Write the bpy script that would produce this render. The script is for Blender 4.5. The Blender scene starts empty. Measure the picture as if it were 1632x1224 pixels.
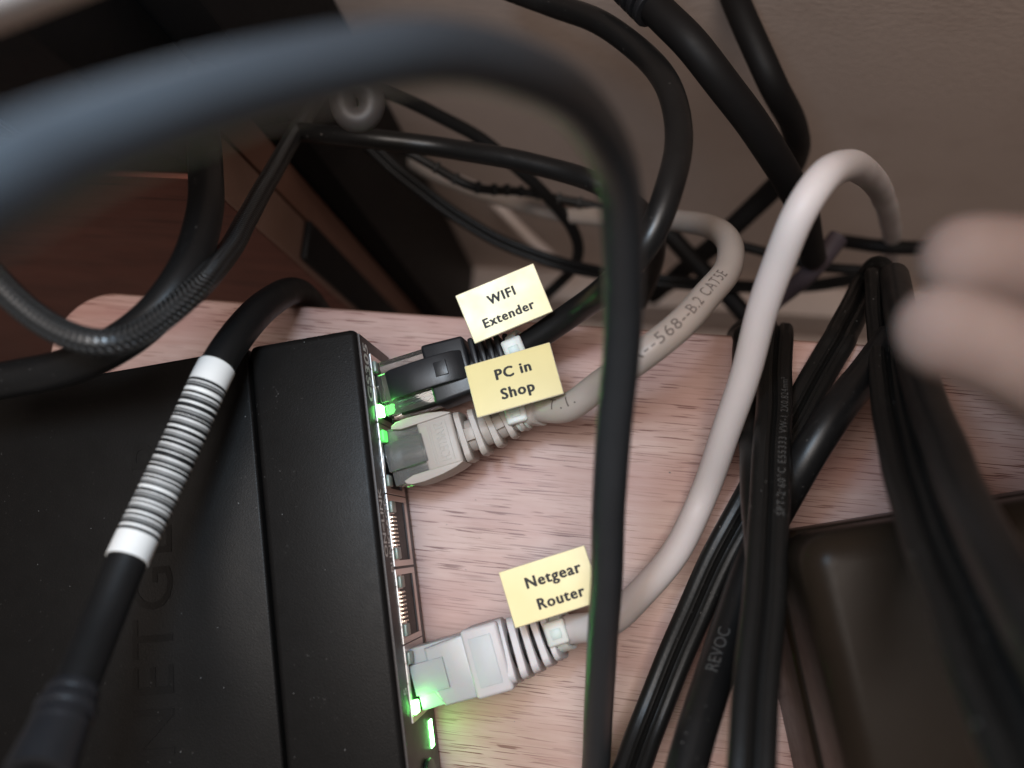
import bpy, bmesh, math, random
from mathutils import Vector, Matrix, Quaternion
random.seed(7)
SC = bpy.context.scene
COL = SC.collection
S = 0.001                      # everything below is written in millimetres

# ------------------------------------------------------------------ camera
F, CX, CY, CAMH = 1370.0, 816.0, 612.0, 186.0       # pixels of the 1632x1224 photograph, camera height in mm
down = Vector((980 - CX, -(860 - CY), -F)).normalized()
az = -down
ax = (Vector((1, 0, 0)) - az * az.x).normalized()
ay = az.cross(ax)
yaw = math.radians(-5.7257)
ax, ay = ax * math.cos(yaw) + ay * math.sin(yaw), ay * math.cos(yaw) - ax * math.sin(yaw)
W2C = Matrix((ax, ay, az)).transposed()
C2W = W2C.transposed()
CAM = Vector((0, 0, CAMH))
cd = bpy.data.cameras.new('camera')
cam = bpy.data.objects.new('camera', cd)
COL.objects.link(cam)
cam.matrix_world = Matrix.Translation(CAM * S) @ C2W.to_4x4()
cd.sensor_width = 36
cd.lens = F / 1632 * 36
cd.clip_start, cd.clip_end = 0.002, 20
cd.dof.use_dof = True
cd.dof.focus_distance = 0.174
cd.dof.aperture_fstop = 8.8
SC.camera = cam

# ------------------------------------------------------------------ light
wd = bpy.data.worlds.new('World')
SC.world = wd
wd.use_nodes = True
wd.node_tree.nodes['Background'].inputs[0].default_value = (0.95, 0.85, 0.78, 1)
wd.node_tree.nodes['Background'].inputs[1].default_value = 0.14

def area(name, loc, target, size, power, color, sy=None):
    l = bpy.data.lights.new(name, 'AREA')
    l.energy, l.size, l.color = power, size * S, color
    if sy:
        l.shape = 'RECTANGLE'
        l.size_y = sy * S
    o = bpy.data.objects.new(name, l)
    COL.objects.link(o)
    o.location = Vector(loc) * S
    o.rotation_euler = (Vector(target) - Vector(loc)).to_track_quat('-Z', 'Y').to_euler()
    return o
area('room_lamp', (-25, 35, 600), (10, 20, 0), 270, 3.4, (1, 0.90, 0.83))
area('cable_highlight_fill', (-34, 38, 194), (-40, 14, 140), 28, 0.13, (0.53, 0.77, 1.0)).data.spread = math.radians(130)  # added unseen light, gives the front cable its bluish highlight

SC.view_settings.view_transform = 'Standard'
SC.view_settings.look = 'None'
SC.view_settings.exposure = 0
SC.view_settings.gamma = 1
SC.cycles.use_denoising = True
SC.cycles.max_bounces = 10
SC.cycles.transmission_bounces = 8
SC.cycles.caustics_refractive = False
SC.cycles.caustics_reflective = False

# ------------------------------------------------------------------ helpers
def ray(px, py):
    return C2W @ Vector(((px - CX) / F, -(py - CY) / F, -1.0))
def at_z(px, py, z):
    r = ray(px, py)
    return CAM + r * ((z - CAMH) / r.z)
def at_y(px, py, y):
    r = ray(px, py)
    return CAM + r * (y / r.y)
def at_x(px, py, x):
    r = ray(px, py)
    return CAM + r * (x / r.x)
def at_d(px, py, d):
    return CAM + ray(px, py) * d

def tag(o, label=None, cat=None, group=None, kind=None):
    if label: o['label'] = label
    if cat: o['category'] = cat
    if group: o['group'] = group
    if kind: o['kind'] = kind
    return o
ORG = {}
def thing(name, loc, label, cat, group=None):
    o = bpy.data.objects.new(name, None)
    o.empty_display_size = 0.005
    COL.objects.link(o)
    o.location = Vector(loc) * S
    ORG[o.name] = Vector(loc)
    return tag(o, label, cat, group)
def finish(bm, name, mats, parent=None, smooth=True, origin=None):
    """bmesh in world mm -> mesh object (metres), verts relative to the parent's base"""
    org = ORG[parent.name] if parent else (Vector(origin) if origin is not None else Vector((0, 0, 0)))
    bmesh.ops.recalc_face_normals(bm, faces=bm.faces)
    for v in bm.verts:
        v.co = (v.co - org) * S
    me = bpy.data.meshes.new(name)
    bm.to_mesh(me)
    bm.free()
    for m in (mats if isinstance(mats, (list, tuple)) else [mats]):
        me.materials.append(m)
    if smooth:
        me.polygons.foreach_set('use_smooth', [True] * len(me.polygons))
        try:
            me.set_sharp_from_angle(angle=math.radians(38))
        except Exception:
            pass
    o = bpy.data.objects.new(name, me)
    COL.objects.link(o)
    if parent:
        o.parent = parent
    else:
        o.location = org * S
    ORG[o.name] = org
    return o

class Frame:
    def __init__(s, o, u, v, w):
        s.o, s.u, s.v, s.w = Vector(o), Vector(u).normalized(), Vector(v).normalized(), Vector(w).normalized()
    def __call__(s, a, b, c):
        return s.o + s.u * a + s.v * b + s.w * c
WORLD = Frame((0, 0, 0), (1, 0, 0), (0, 1, 0), (0, 0, 1))

def box(bm, fr, u0, u1, v0, v1, w0, w1, bev=0.0, seg=2, taper=None):
    t = bmesh.new()
    vs = []
    for a in (0, 1):
        for b in (0, 1):
            for c in (0, 1):
                sv = sw = 1.0
                if taper and a: sv, sw = taper
                vm, wm = (v0 + v1) / 2, (w0 + w1) / 2
                vs.append(t.verts.new(((u0, u1)[a], vm + ((v0, v1)[b] - vm) * sv, wm + ((w0, w1)[c] - wm) * sw)))
    for q in ((0, 1, 3, 2), (4, 6, 7, 5), (0, 4, 5, 1), (2, 3, 7, 6), (0, 2, 6, 4), (1, 5, 7, 3)):
        t.faces.new([vs[i] for i in q])
    bmesh.ops.recalc_face_normals(t, faces=t.faces)
    if bev:
        bmesh.ops.bevel(t, geom=list(t.edges), offset=bev, segments=seg, profile=0.5, affect='EDGES', clamp_overlap=True)
    add(bm, t, fr)
def add(bm, t, fr):
    mp = {}
    for v in t.verts:
        mp[v] = bm.verts.new(fr(*v.co))
    for f in t.faces:
        try:
            nf = bm.faces.new([mp[v] for v in f.verts])
            nf.material_index = f.material_index
        except ValueError:
            pass
    t.free()
def prism(bm, fr, poly, w0, w1, bev=0.0, seg=2):
    """poly = list of (u, v); extruded along w"""
    t = bmesh.new()
    a = [t.verts.new((p[0], p[1], w0)) for p in poly]
    b = [t.verts.new((p[0], p[1], w1)) for p in poly]
    t.faces.new(a[::-1]); top = t.faces.new(b)
    n = len(poly)
    for i in range(n):
        t.faces.new((a[i], a[(i + 1) % n], b[(i + 1) % n], b[i]))
    bmesh.ops.recalc_face_normals(t, faces=t.faces)
    if bev:
        bmesh.ops.bevel(t, geom=[e for e in t.edges if abs(e.verts[0].co.z - e.verts[1].co.z) < 1e-6], offset=bev, segments=seg, profile=0.5, affect='EDGES', clamp_overlap=True)
    add(bm, t, fr)

TABLE_Y, TABLE_X = 45.8, -136.5
SW_T = at_z(569, 522, 27.0)                         # far right top corner of the switch
SW_V = (at_z(649, 1224, 27.0) - SW_T).normalized()  # along the port panel, towards the viewer
SW_U = Vector((-SW_V.y, SW_V.x, 0))                 # out of the port panel
if SW_U.x < 0: SW_U = -SW_U
SWF = Frame(SW_T, SW_U, SW_V, (0, 0, 1))
def ground(x, y):
    if y > TABLE_Y + 1 or x < TABLE_X: return -330.0
    d = Vector((x, y, 0)) - SW_T
    if -104 < d.dot(SW_U) < 1.5 and -1.5 < d.dot(SW_V) < 97: return 27.4
    return 0.0

class Path:
    """smooth curve through points; every sample keeps arclength, tangent and an up-facing normal"""
    def __init__(s, pts, r, step=1.2, clamp=True, hint=None, wob=.09):
        P = [Vector(p) for p in pts]
        P = [P[0] * 2 - P[1]] + P + [P[-1] * 2 - P[-2]]
        out = []
        for i in range(1, len(P) - 2):
            p0, p1, p2, p3 = P[i - 1:i + 3]
            # centripetal Catmull-Rom
            t0 = 0; t1 = t0 + max((p1 - p0).length, 1e-3) ** .5; t2 = t1 + max((p2 - p1).length, 1e-3) ** .5; t3 = t2 + max((p3 - p2).length, 1e-3) ** .5
            n = max(3, int((p2 - p1).length / step))
            for k in range(n):
                t = t1 + (t2 - t1) * k / n
                a1 = p0 * ((t1 - t) / (t1 - t0)) + p1 * ((t - t0) / (t1 - t0))
                a2 = p1 * ((t2 - t) / (t2 - t1)) + p2 * ((t - t1) / (t2 - t1))
                a3 = p2 * ((t3 - t) / (t3 - t2)) + p3 * ((t - t2) / (t3 - t2))
                b1 = a1 * ((t2 - t) / (t2 - t0)) + a2 * ((t - t0) / (t2 - t0))
                b2 = a2 * ((t3 - t) / (t3 - t1)) + a3 * ((t - t1) / (t3 - t1))
                out.append(b1 * ((t2 - t) / (t2 - t1)) + b2 * ((t - t1) / (t2 - t1)))
        out.append(P[-2].copy())
        for it in range(3):
            if clamp:
                for p in out:
                    g = ground(p.x, p.y) + r + 0.15
                    if p.z < g: p.z = g
            zz = [p.copy() for p in out]
            for i in range(2, len(out) - 2):
                out[i] = (zz[i - 2] + zz[i - 1] * 2 + zz[i] * 3 + zz[i + 1] * 2 + zz[i + 2]) / 9
        ph = [random.uniform(0, 6.28) for _ in range(6)]
        if clamp is not None and wob:
            for i, p in enumerate(out):
                q = i * step
                e = min(1, i / 12, (len(out) - 1 - i) / 12)
                p += Vector((math.sin(q / 6.1 + ph[0]) + math.sin(q / 3.3 + ph[1]) * .5, math.sin(q / 5.3 + ph[2]) + math.sin(q / 2.9 + ph[3]) * .5, math.sin(q / 4.7 + ph[4]) * .5)) * (wob * e)
        s.p = out
        s.s = [0.0]
        for i in range(1, len(out)): s.s.append(s.s[-1] + (out[i] - out[i - 1]).length)
        s.t, s.n, s.b = [], [], []
        for i in range(len(out)):
            t = (out[min(i + 1, len(out) - 1)] - out[max(i - 1, 0)]).normalized()
            h = (hint if hint is not None else (Vector((0, 20, 230)) - out[i])).normalized()
            n = h - t * h.dot(t)
            if n.length < .25 and s.n: n = s.n[-1] - t * s.n[-1].dot(t)
            n.normalize()
            s.t.append(t); s.n.append(n); s.b.append(t.cross(n))
        for _ in range(3):
            nn = [v.copy() for v in s.n]
            for i in range(1, len(out) - 1):
                v = nn[i - 1] + nn[i] + nn[i + 1]
                v -= s.t[i] * v.dot(s.t[i])
                s.n[i] = v.normalized(); s.b[i] = s.t[i].cross(s.n[i])
        s.L = s.s[-1]
    def frame(s, d):
        d = min(max(d, 0), s.L)
        lo, hi = 0, len(s.s) - 1
        while hi - lo > 1:
            m = (lo + hi) // 2
            if s.s[m] <= d: lo = m
            else: hi = m
        f = (d - s.s[lo]) / max(s.s[hi] - s.s[lo], 1e-9)
        mix = lambda a: a[lo].lerp(a[hi], f)
        return mix(s.p), mix(s.t).normalized(), mix(s.n).normalized(), mix(s.b).normalized()
    def nearest(s, px, py):
        best = None
        for p, d in zip(s.p, s.s):
            q = W2C @ (p - CAM)
            e = (CX - F * q.x / q.z - px) ** 2 + (CY + F * q.y / q.z - py) ** 2
            if best is None or e < best[0]: best = (e, d)
        return best[1]

def circle(r, n=24):
    return [(r * math.cos(2 * math.pi * i / n), r * math.sin(2 * math.pi * i / n)) for i in range(n)]
def twin(w, h, n=9):
    """figure-of-eight section of a two-core flat cord: w wide, h thick, with a groove and fine ribs"""
    r = h / 2; c = w / 2 - r
    pts = []
    for i in range(n + 1):
        a = -math.pi / 2 + math.pi * i / n
        pts.append((c + r * math.cos(a), r * math.sin(a)))
    pts += [(c * .72, r * .94), (c * .60, r * 1.0), (c * .45, r * .90), (c * .28, r * .86), (c * .12, r * .50), (0, r * .36)]
    pts += [(-c * .12, r * .50), (-c * .28, r * .86), (-c * .45, r * .90), (-c * .60, r * 1.0), (-c * .72, r * .94)]
    for i in range(n + 1):
        a = math.pi / 2 + math.pi * i / n
        pts.append((-c + r * math.cos(a), r * math.sin(a)))
    pts += [(-c * .5, -r * .95), (-c * .12, -r * .5), (0, -r * .36), (c * .12, -r * .5), (c * .5, -r * .95)]
    return pts
def sweep(bm, path, prof, s0=0, s1=None, scale=None, matf=None, step=1.0, cap=True):
    s1 = path.L if s1 is None else s1
    n = max(2, int((s1 - s0) / step))
    uvl = bm.loops.layers.uv.verify()
    rings, ss = [], []
    for i in range(n + 1):
        d = s0 + (s1 - s0) * i / n
        p, t, nn, b = path.frame(d)
        k = scale((d - s0) / (s1 - s0)) if scale else 1.0
        rings.append([bm.verts.new(p + b * (x * k) + nn * (y * k)) for x, y in prof])
        ss.append(d)
    m = len(prof)
    for i in range(n):
        for j in range(m):
            f = bm.faces.new((rings[i][j], rings[i][(j + 1) % m], rings[i + 1][(j + 1) % m], rings[i + 1][j]))
            for l, (u, v) in zip(f.loops, ((ss[i], j), (ss[i], j + 1), (ss[i + 1], j + 1), (ss[i + 1], j))):
                l[uvl].uv = (u, v / m)
            if matf: f.material_index = matf(ss[i], (i + .5) / n)
    if cap:
        bm.faces.new(rings[0]); bm.faces.new(rings[-1][::-1])

_fontcache = {}
def glyphs(txt, bold=0.0, spacing=1.0, align='LEFT'):
    k = (txt, bold, spacing, align)
    if k not in _fontcache:
        cu = bpy.data.curves.new('txt', 'FONT')
        cu.body, cu.size, cu.offset, cu.space_character, cu.align_x = txt, 1.0, bold, spacing, align
        cu.resolution_u = 3
        o = bpy.data.objects.new('txt', cu)
        COL.objects.link(o)
        bpy.context.view_layer.update()
        me = o.to_mesh()
        vs = [(v.co.x, v.co.y) for v in me.vertices]
        fs = [tuple(p.vertices) for p in me.polygons]
        o.to_mesh_clear()
        bpy.data.objects.remove(o); bpy.data.curves.remove(cu)
        _fontcache[k] = (vs, fs)
    return _fontcache[k]
def text_bm(bm, txt, fn, bold=0.0, spacing=1.0, align='LEFT', depth=None):
    """fn(x, y, h) -> world mm; x, y in em units; depth adds side walls (h from 0 to 1)"""
    vs, fs = glyphs(txt, bold, spacing, align)
    top = [bm.verts.new(fn(x, y, 1)) for x, y in vs]
    edges = {}
    for f in fs:
        try: bm.faces.new([top[i] for i in f])
        except ValueError: pass
        for a, b in zip(f, f[1:] + f[:1]):
            edges[(a, b)] = 1
    if depth:
        bot = [bm.verts.new(fn(x, y, 0)) for x, y in vs]
        for (a, b) in edges:
            if (b, a) not in edges:
                try: bm.faces.new((top[a], bot[a], bot[b], top[b]))
                except ValueError: pass
def width_of(txt, bold=0.0, spacing=1.0):
    vs, _ = glyphs(txt, bold, spacing)
    return min(v[0] for v in vs), max(v[0] for v in vs)
def text_on_tube(bm, path, s_start, rev, ang, r, txt, size, off=.05, bold=0.0, spacing=1.0):
    """lettering wrapped on a round jacket; ang = angle of the text's middle line from the up-facing normal"""
    sg = -1 if rev else 1
    def fn(x, y, h):
        p, t, n, b = path.frame(s_start + sg * x * size)
        a = ang + sg * (-(y - .35) * size / r)
        # angle measured from n towards b
        return p + (n * math.cos(a) + b * math.sin(a)) * (r + off)
    t = bmesh.new()
    text_bm(t, txt, lambda x, y, h: Vector((x, y, 0)), bold, spacing)
    bmesh.ops.triangulate(t, faces=t.faces)
    for _ in range(2):
        bmesh.ops.subdivide_edges(t, edges=[e for e in t.edges if e.calc_length() > .15], cuts=1)
        bmesh.ops.triangulate(t, faces=t.faces)
    add(bm, t, lambda x, y, z: fn(x, y, 1))

# ------------------------------------------------------------------ materials
def lin(r, g, b):
    f = lambda c: (c / 255 / 12.92) if c <= 10 else ((c / 255 + .055) / 1.055) ** 2.4
    return (f(r), f(g), f(b), 1)
class NT:
    def __init__(s, name):
        s.m = bpy.data.materials.new(name)
        s.m.use_nodes = True
        s.t = s.m.node_tree
        s.p = s.t.nodes['Principled BSDF']
    def n(s, typ, **kw):
        o = s.t.nodes.new(typ)
        for k, v in kw.items():
            if k.startswith('i_'):
                key = k[2:]
                o.inputs[int(key) if key.isdigit() else key].default_value = v
            else: setattr(o, k, v)
        return o
    def l(s, a, b): s.t.links.new(a, b)
    def set(s, **kw):
        for k, v in kw.items(): s.p.inputs[k.replace('_', ' ')].default_value = v
        return s
    def ramp(s, src, stops, interp='LINEAR'):
        r = s.n('ShaderNodeValToRGB')
        r.color_ramp.interpolation = interp
        e = r.color_ramp.elements
        while len(e) < len(stops): e.new(.5)
        for k, (pos, c) in zip(e, stops):
            k.position = pos
            k.color = c if len(c) == 4 else (*c, 1)
        s.l(src, r.inputs[0])
        return r.outputs[0]
    def coords(s, scale=(1, 1, 1), rot=(0, 0, 0), kind='Object'):
        tc = s.n('ShaderNodeTexCoord'); mp = s.n('ShaderNodeMapping')
        mp.inputs['Scale'].default_value = scale; mp.inputs['Rotation'].default_value = rot
        s.l(tc.outputs[kind], mp.inputs[0])
        return mp.outputs[0]
    def noise(s, co, scale, detail=2, rough=.5):
        n = s.n('ShaderNodeTexNoise')
        n.inputs['Scale'].default_value = scale; n.inputs['Detail'].default_value = detail; n.inputs['Roughness'].default_value = rough
        s.l(co, n.inputs['Vector'])
        return n.outputs['Fac']
    def mix(s, fac, a, b, mode='MIX'):
        m = s.n('ShaderNodeMix', data_type='RGBA', blend_type=mode)
        for v, i in ((fac, 0), (a, 6), (b, 7)):
            if hasattr(v, 'links') or hasattr(v, 'is_linked'): s.l(v, m.inputs[i])
            else: m.inputs[i].default_value = v
        return m.outputs[2]
    def bump(s, h, strength=.3, dist=.0002, base=None):
        b = s.n('ShaderNodeBump')
        b.inputs['Strength'].default_value = strength; b.inputs['Distance'].default_value = dist
        s.l(h, b.inputs['Height'])
        if base is not None: s.l(base, b.inputs['Normal'])
        s.l(b.outputs[0], s.p.inputs['Normal'])
        return b.outputs[0]

def plastic(name, col, rough=.45, spec=.5, grain=0.0, gscale=4000, mottle=.15, dust=0.0, sss=0.0):
    t = NT(name)
    co = t.coords()
    n1 = t.noise(co, 120, 4, .6)
    dark = tuple(c * (1 - mottle) for c in col[:3]) + (1,)
    lite = tuple(min(1, c * (1 + mottle)) for c in col[:3]) + (1,)
    c = t.mix(n1, dark, lite)
    if dust:
        v = t.noise(co, 1500, 2, .5)
        d = t.ramp(v, [(.70, (0, 0, 0)), (.76, (1, 1, 1))])
        big = t.ramp(t.noise(co, 60, 3, .6), [(.42, (0, 0, 0)), (.62, (dust, dust, dust))])
        f = t.mix(1.0, d, big, 'MULTIPLY')
        c = t.mix(f, c, (.30, .28, .26, 1))
    t.l(c, t.p.inputs['Base Color'])
    r = t.n('ShaderNodeMapRange', i_3=max(0, rough - .09), i_4=min(1, rough + .09))
    t.l(t.noise(co, 260, 4, .65), r.inputs[0]); t.l(r.outputs[0], t.p.inputs['Roughness'])
    t.set(**{'Specular_IOR_Level': spec})
    if sss:
        t.set(Subsurface_Weight=sss, Subsurface_Scale=.002)
    if grain:
        t.bump(t.noise(co, gscale, 2, .5), grain, .0001)
    return t.m

def wood(name, base, pale, streak, rot, length=105, width=2900, rough=.42):
    t = NT(name)
    co = t.coords((length, width, width), (0, 0, rot))
    dash = t.noise(co, 1.0, 1.5, .4)
    co2 = t.coords((length * .5, width * 1.1, width), (0, 0, rot))
    dash2 = t.noise(co2, 1.0, 2, .5)
    co3 = t.coords((12, 60, 60), (0, 0, rot))
    big = t.noise(co3, 1.0, 3, .55)
    co4 = t.coords((60, 900, 900), (0, 0, rot))
    fine = t.noise(co4, 1.0, 3, .6)
    c = t.mix(t.ramp(big, [(.34, (0, 0, 0)), (.66, (1, 1, 1))]), base, pale)
    c = t.mix(t.ramp(fine, [(.35, (0, 0, 0)), (.75, (.35, .35, .35))]), c, streak)
    d1 = t.ramp(dash, [(.60, (0, 0, 0)), (.645, (1, 1, 1))])
    d2 = t.ramp(dash2, [(.62, (0, 0, 0)), (.70, (.8, .8, .8))])
    zone = t.ramp(t.noise(t.coords((25, 70, 70), (0, 0, rot)), 1.0, 2), [(.35, (.25, .25, .25)), (.6, (1, 1, 1))])
    d = t.mix(1.0, t.mix(1.0, d1, d2, 'LIGHTEN'), zone, 'MULTIPLY')
    c = t.mix(d, c, (streak[0] * .46, streak[1] * .36, streak[2] * .34, 1))
    sm = t.ramp(t.noise(t.coords(), 34, 5, .65), [(.48, (0, 0, 0)), (.72, (.16, .16, .16))])
    c = t.mix(sm, c, tuple(x * .7 for x in streak[:3]) + (1,))
    t.l(c, t.p.inputs['Base Color'])
    rr = t.n('ShaderNodeMapRange', i_3=rough - .1, i_4=rough + .16)
    t.l(t.noise(t.coords(), 55, 5, .7), rr.inputs[0]); t.l(rr.outputs[0], t.p.inputs['Roughness'])
    t.set(Specular_IOR_Level=.4)
    t.bump(d, -.25, .0002)
    return t.m

M = {}
M['table'] = wood('table_wood', (.40, .235, .205, 1), (.51, .37, .325, 1), (.27, .12, .10, 1), math.radians(3))
M['table_edge'] = plastic('table_edge', (.23, .13, .10), .5)
M['redwood'] = wood('redwood', (.15, .045, .030, 1), (.21, .068, .046, 1), (.09, .024, .016, 1), math.radians(20), 40, 600, .5)
M['edgewood'] = plastic('edgewood', (.20, .115, .085), .6, .3, mottle=.12)
M['postwood'] = plastic('postwood', (.17, .082, .056), .6, .3, mottle=.15)

def wall_mat():
    t = NT('wall_paint')
    co = t.coords()
    c = t.mix(t.noise(co, 9, 4, .6), (.50, .385, .325, 1), (.60, .475, .41, 1))
    c = t.mix(t.ramp(t.noise(co, 30, 5, .7), [(.5, (0, 0, 0)), (.8, (.5, .5, .5))]), c, (.40, .29, .235, 1))
    t.l(c, t.p.inputs['Base Color'])
    t.set(Roughness=.75)
    t.bump(t.noise(t.coords((1, 1, 2)), 420, 5, .6), .35, .0006)
    return t.m
M['wall'] = wall_mat()
M['skirting'] = plastic('skirting_paint', (.52, .42, .37), .5, mottle=.12)
M['floor'] = plastic('floor_carpet', (.30, .23, .20), .9, grain=.6, gscale=900)
M['case'] = plastic('switch_paint', (.0065, .0058, .0054), .42, .11, grain=.3, gscale=3500, dust=.14)
M['panel'] = plastic('panel_paint', (.030, .024, .022), .45, .4, grain=.3)
M['blackcable'] = plastic('black_pvc', (.007, .0066, .0065), .36, .32, grain=.15, gscale=1800, mottle=.35, dust=.5)
M['blackcable_matt'] = plastic('black_pvc_matt', (.006, .0057, .0057), .5, .25, grain=.2, gscale=1500)
M['cord'] = plastic('cord_pvc', (.007, .0065, .006), .38, .22, grain=.25, gscale=1200, dust=.7)
M['frontcable'] = plastic('soft_black_pvc', (.014, .0155, .0175), .42, .62, grain=.05)
M['darkcable'] = plastic('dark_cable', (.005, .0043, .0043), .6, .2)
M['browncable'] = plastic('brown_cable', (.055, .04, .046), .55, .35)
M['greycable'] = plastic('grey_pvc', (.37, .315, .28), .42, .4, mottle=.07, dust=.15, sss=.1)
M['whitecable'] = plastic('white_pvc', (.52, .47, .46), .5, .3, mottle=.05, dust=.1, sss=.1)
M['greyboot'] = plastic('grey_boot', (.34, .295, .26), .46, .38, mottle=.1, grain=.1, dust=.2, sss=.1)
M['whiteboot'] = plastic('white_boot', (.50, .47, .47), .45, .4, mottle=.08, sss=.25)
M['blackboot'] = plastic('black_boot', (.011, .011, .0125), .40, .4, grain=.15)
M['print'] = plastic('black_print', (.012, .011, .011), .6, .3)
M['softprint'] = plastic('grey_print', (.12, .095, .085), .6, .3)
M['whiteprint'] = plastic('white_print', (.80, .78, .75), .6, .3)
M['cordprint'] = plastic('cord_print', (.055, .052, .049), .5, .3)
M['tag'] = plastic('yellow_tape', (.64, .53, .22), .33, .45, mottle=.06)
M['tagback'] = plastic('tag_plastic', (.62, .56, .42), .4, .4)
M['label_white'] = plastic('label_white', (.62, .60, .57), .6, .25, mottle=.07)
M['label_grey'] = plastic('label_grey', (.17, .165, .158), .6, .25, mottle=.05)
M['label_black'] = plastic('label_black', (.007, .007, .007), .6, .2)
M['adapter'] = plastic('adapter_plastic', (.014, .0095, .0065), .33, .06, grain=.2, gscale=1500)
M['beige'] = plastic('beige_plastic', (.45, .36, .31), .5)

def metal(name, col, rough):
    t = NT(name)
    t.set(Base_Color=col, Metallic=1.0, Roughness=rough)
    t.bump(t.noise(t.coords(), 900, 3), .08, .0001)
    return t.m
M['shield'] = metal('tin_shield', (.62, .55, .51, 1), .30)
M['shield_edge'] = metal('bright_shield', (.70, .68, .66, 1), .35)
M['gold'] = metal('contact_metal', (.95, .88, .74, 1), .2)
M['socket_shade'] = plastic('socket_shade_black', (.006, .006, .006), .5)
M['socketgrey'] = plastic('socket_grey', (.03, .03, .033), .4)

def clear(name, col, rough, trans, sss=0):
    t = NT(name)
    t.set(Base_Color=col, Roughness=rough, Transmission_Weight=trans, IOR=1.46)
    if sss: t.set(Subsurface_Weight=sss, Subsurface_Scale=.003)
    t.bump(t.noise(t.coords(), 350, 3), .1, .0002)
    return t.m
M['clear'] = clear('clear_polycarbonate', (.92, .95, .92, 1), .07, .97)
M['smoky'] = clear('frosted_polycarbonate', (.55, .54, .51, 1), .18, .85, .05)
M['milky'] = clear('milky_polycarbonate', (.66, .66, .65, 1), .32, .45, .4)
M['nylon'] = clear('natural_nylon', (.62, .62, .58, 1), .42, .12, .3)
M['clip'] = clear('smoky_clip', (.06, .052, .05, 1), .5, .2, .1)

def glow(name, col, strength):
    t = NT(name)
    t.set(Base_Color=(.05, .3, .08, 1), Emission_Color=col, Emission_Strength=strength)
    return t.m
M['led'] = glow('green_led', (.16, 1, .17, 1), 42)
M['led_dim'] = glow('green_led_dim', (.12, 1, .14, 1), 1.3)
M['led_bar'] = glow('green_power_led', (.20, 1, .22, 1), 22)
M['led_off'] = clear('led_lens', (.35, .42, .36, 1), .3, .4, .3)

def braid_mat():
    t = NT('braided_sleeve')
    uv = t.n('ShaderNodeUVMap')
    sp = t.n('ShaderNodeSeparateXYZ'); t.l(uv.outputs[0], sp.inputs[0])
    def mth(op, a, b=None):
        m_ = t.n('ShaderNodeMath', operation=op)
        for k_, v_ in enumerate((a, b)):
            if v_ is None: continue
            if isinstance(v_, (int, float)): m_.inputs[k_].default_value = v_
            else: t.l(v_, m_.inputs[k_])
        return m_.outputs[0]
    tri = mth('ABSOLUTE', mth('SUBTRACT', mth('FRACT', mth('MULTIPLY', sp.outputs[1], 2.0)), .5))
    lane = mth('ABSOLUTE', mth('SUBTRACT', mth('FRACT', mth('MULTIPLY', tri, 5.0)), .5))
    dashw = mth('SINE', mth('ADD', mth('MULTIPLY', sp.outputs[0], 6.6), mth('MULTIPLY', tri, 26.0)))
    prod = mth('MULTIPLY', mth('ADD', mth('MULTIPLY', dashw, .5), .5), mth('SUBTRACT', 1.0, mth('MULTIPLY', lane, 1.3)))
    r = t.ramp(prod, [(.25, (0, 0, 0)), (.7, (1, 1, 1))])
    t.l(t.mix(r, (.004, .004, .004, 1), (.05, .048, .046, 1)), t.p.inputs['Base Color'])
    t.set(Roughness=.36, Specular_IOR_Level=.6)
    t.bump(r, .9, .0006)
    return t.m
M['braid'] = braid_mat()
def skin_mat():
    t = NT('skin')
    co = t.coords()
    t.l(t.mix(t.noise(co, 140, 4), (.135, .086, .072, 1), (.22, .155, .130, 1)), t.p.inputs['Base Color'])
    t.set(Roughness=.75, Specular_IOR_Level=.2, Subsurface_Weight=.25, Subsurface_Scale=.004)
    t.bump(t.noise(co, 900, 3), .15, .0003)
    return t.m
M['skin'] = skin_mat()

# ------------------------------------------------------------------ setting
WALL_Y = 140.0
bm = bmesh.new(); box(bm, WORLD, -700, 700, WALL_Y, WALL_Y + 30, -420, 900)
tag(finish(bm, 'wall', M['wall'], smooth=False), 'plain beige painted wall behind the table', kind='structure')
bm = bmesh.new(); box(bm, WORLD, -700, 700, -500, WALL_Y, -430, -345)
tag(finish(bm, 'floor', M['floor'], smooth=False), 'dim floor far below the table edge', kind='structure')
bm = bmesh.new()
box(bm, WORLD, -700, 700, WALL_Y - 16, WALL_Y - .2, -344.8, -262, .8)
box(bm, WORLD, -700, 700, WALL_Y - 26, WALL_Y - 16.2, -344.8, -300, 3)
tag(finish(bm, 'skirting_board', M['skirting']), 'pale skirting board along the foot of the wall', kind='structure')

# table board with a rounded rear corner
tb = thing('wooden_table', (-40, -30, -19), 'pinkish wood grain table board with a rounded rear corner under the switch', 'table')
R = 14
poly = [(-136.5, -200), (230, -200), (230, TABLE_Y)]
for i in range(13):
    a = math.pi / 2 + math.pi / 2 * i / 12
    poly.append((-136.5 + R + R * math.cos(a), TABLE_Y - R + R * math.sin(a)))
bm = bmesh.new(); prism(bm, WORLD, poly, -18, 0, .7, 3)
finish(bm, 'board', M['table'], tb)
bm = bmesh.new()
poly2 = [(p[0] - (.5 if p[0] < 0 else -.5), p[1] + (.5 if p[1] > 0 else -.5)) for p in poly]
prism(bm, WORLD, poly2, -17.4, -1.3, .3, 1)
finish(bm, 'edge_band', M['table_edge'], tb)

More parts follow.
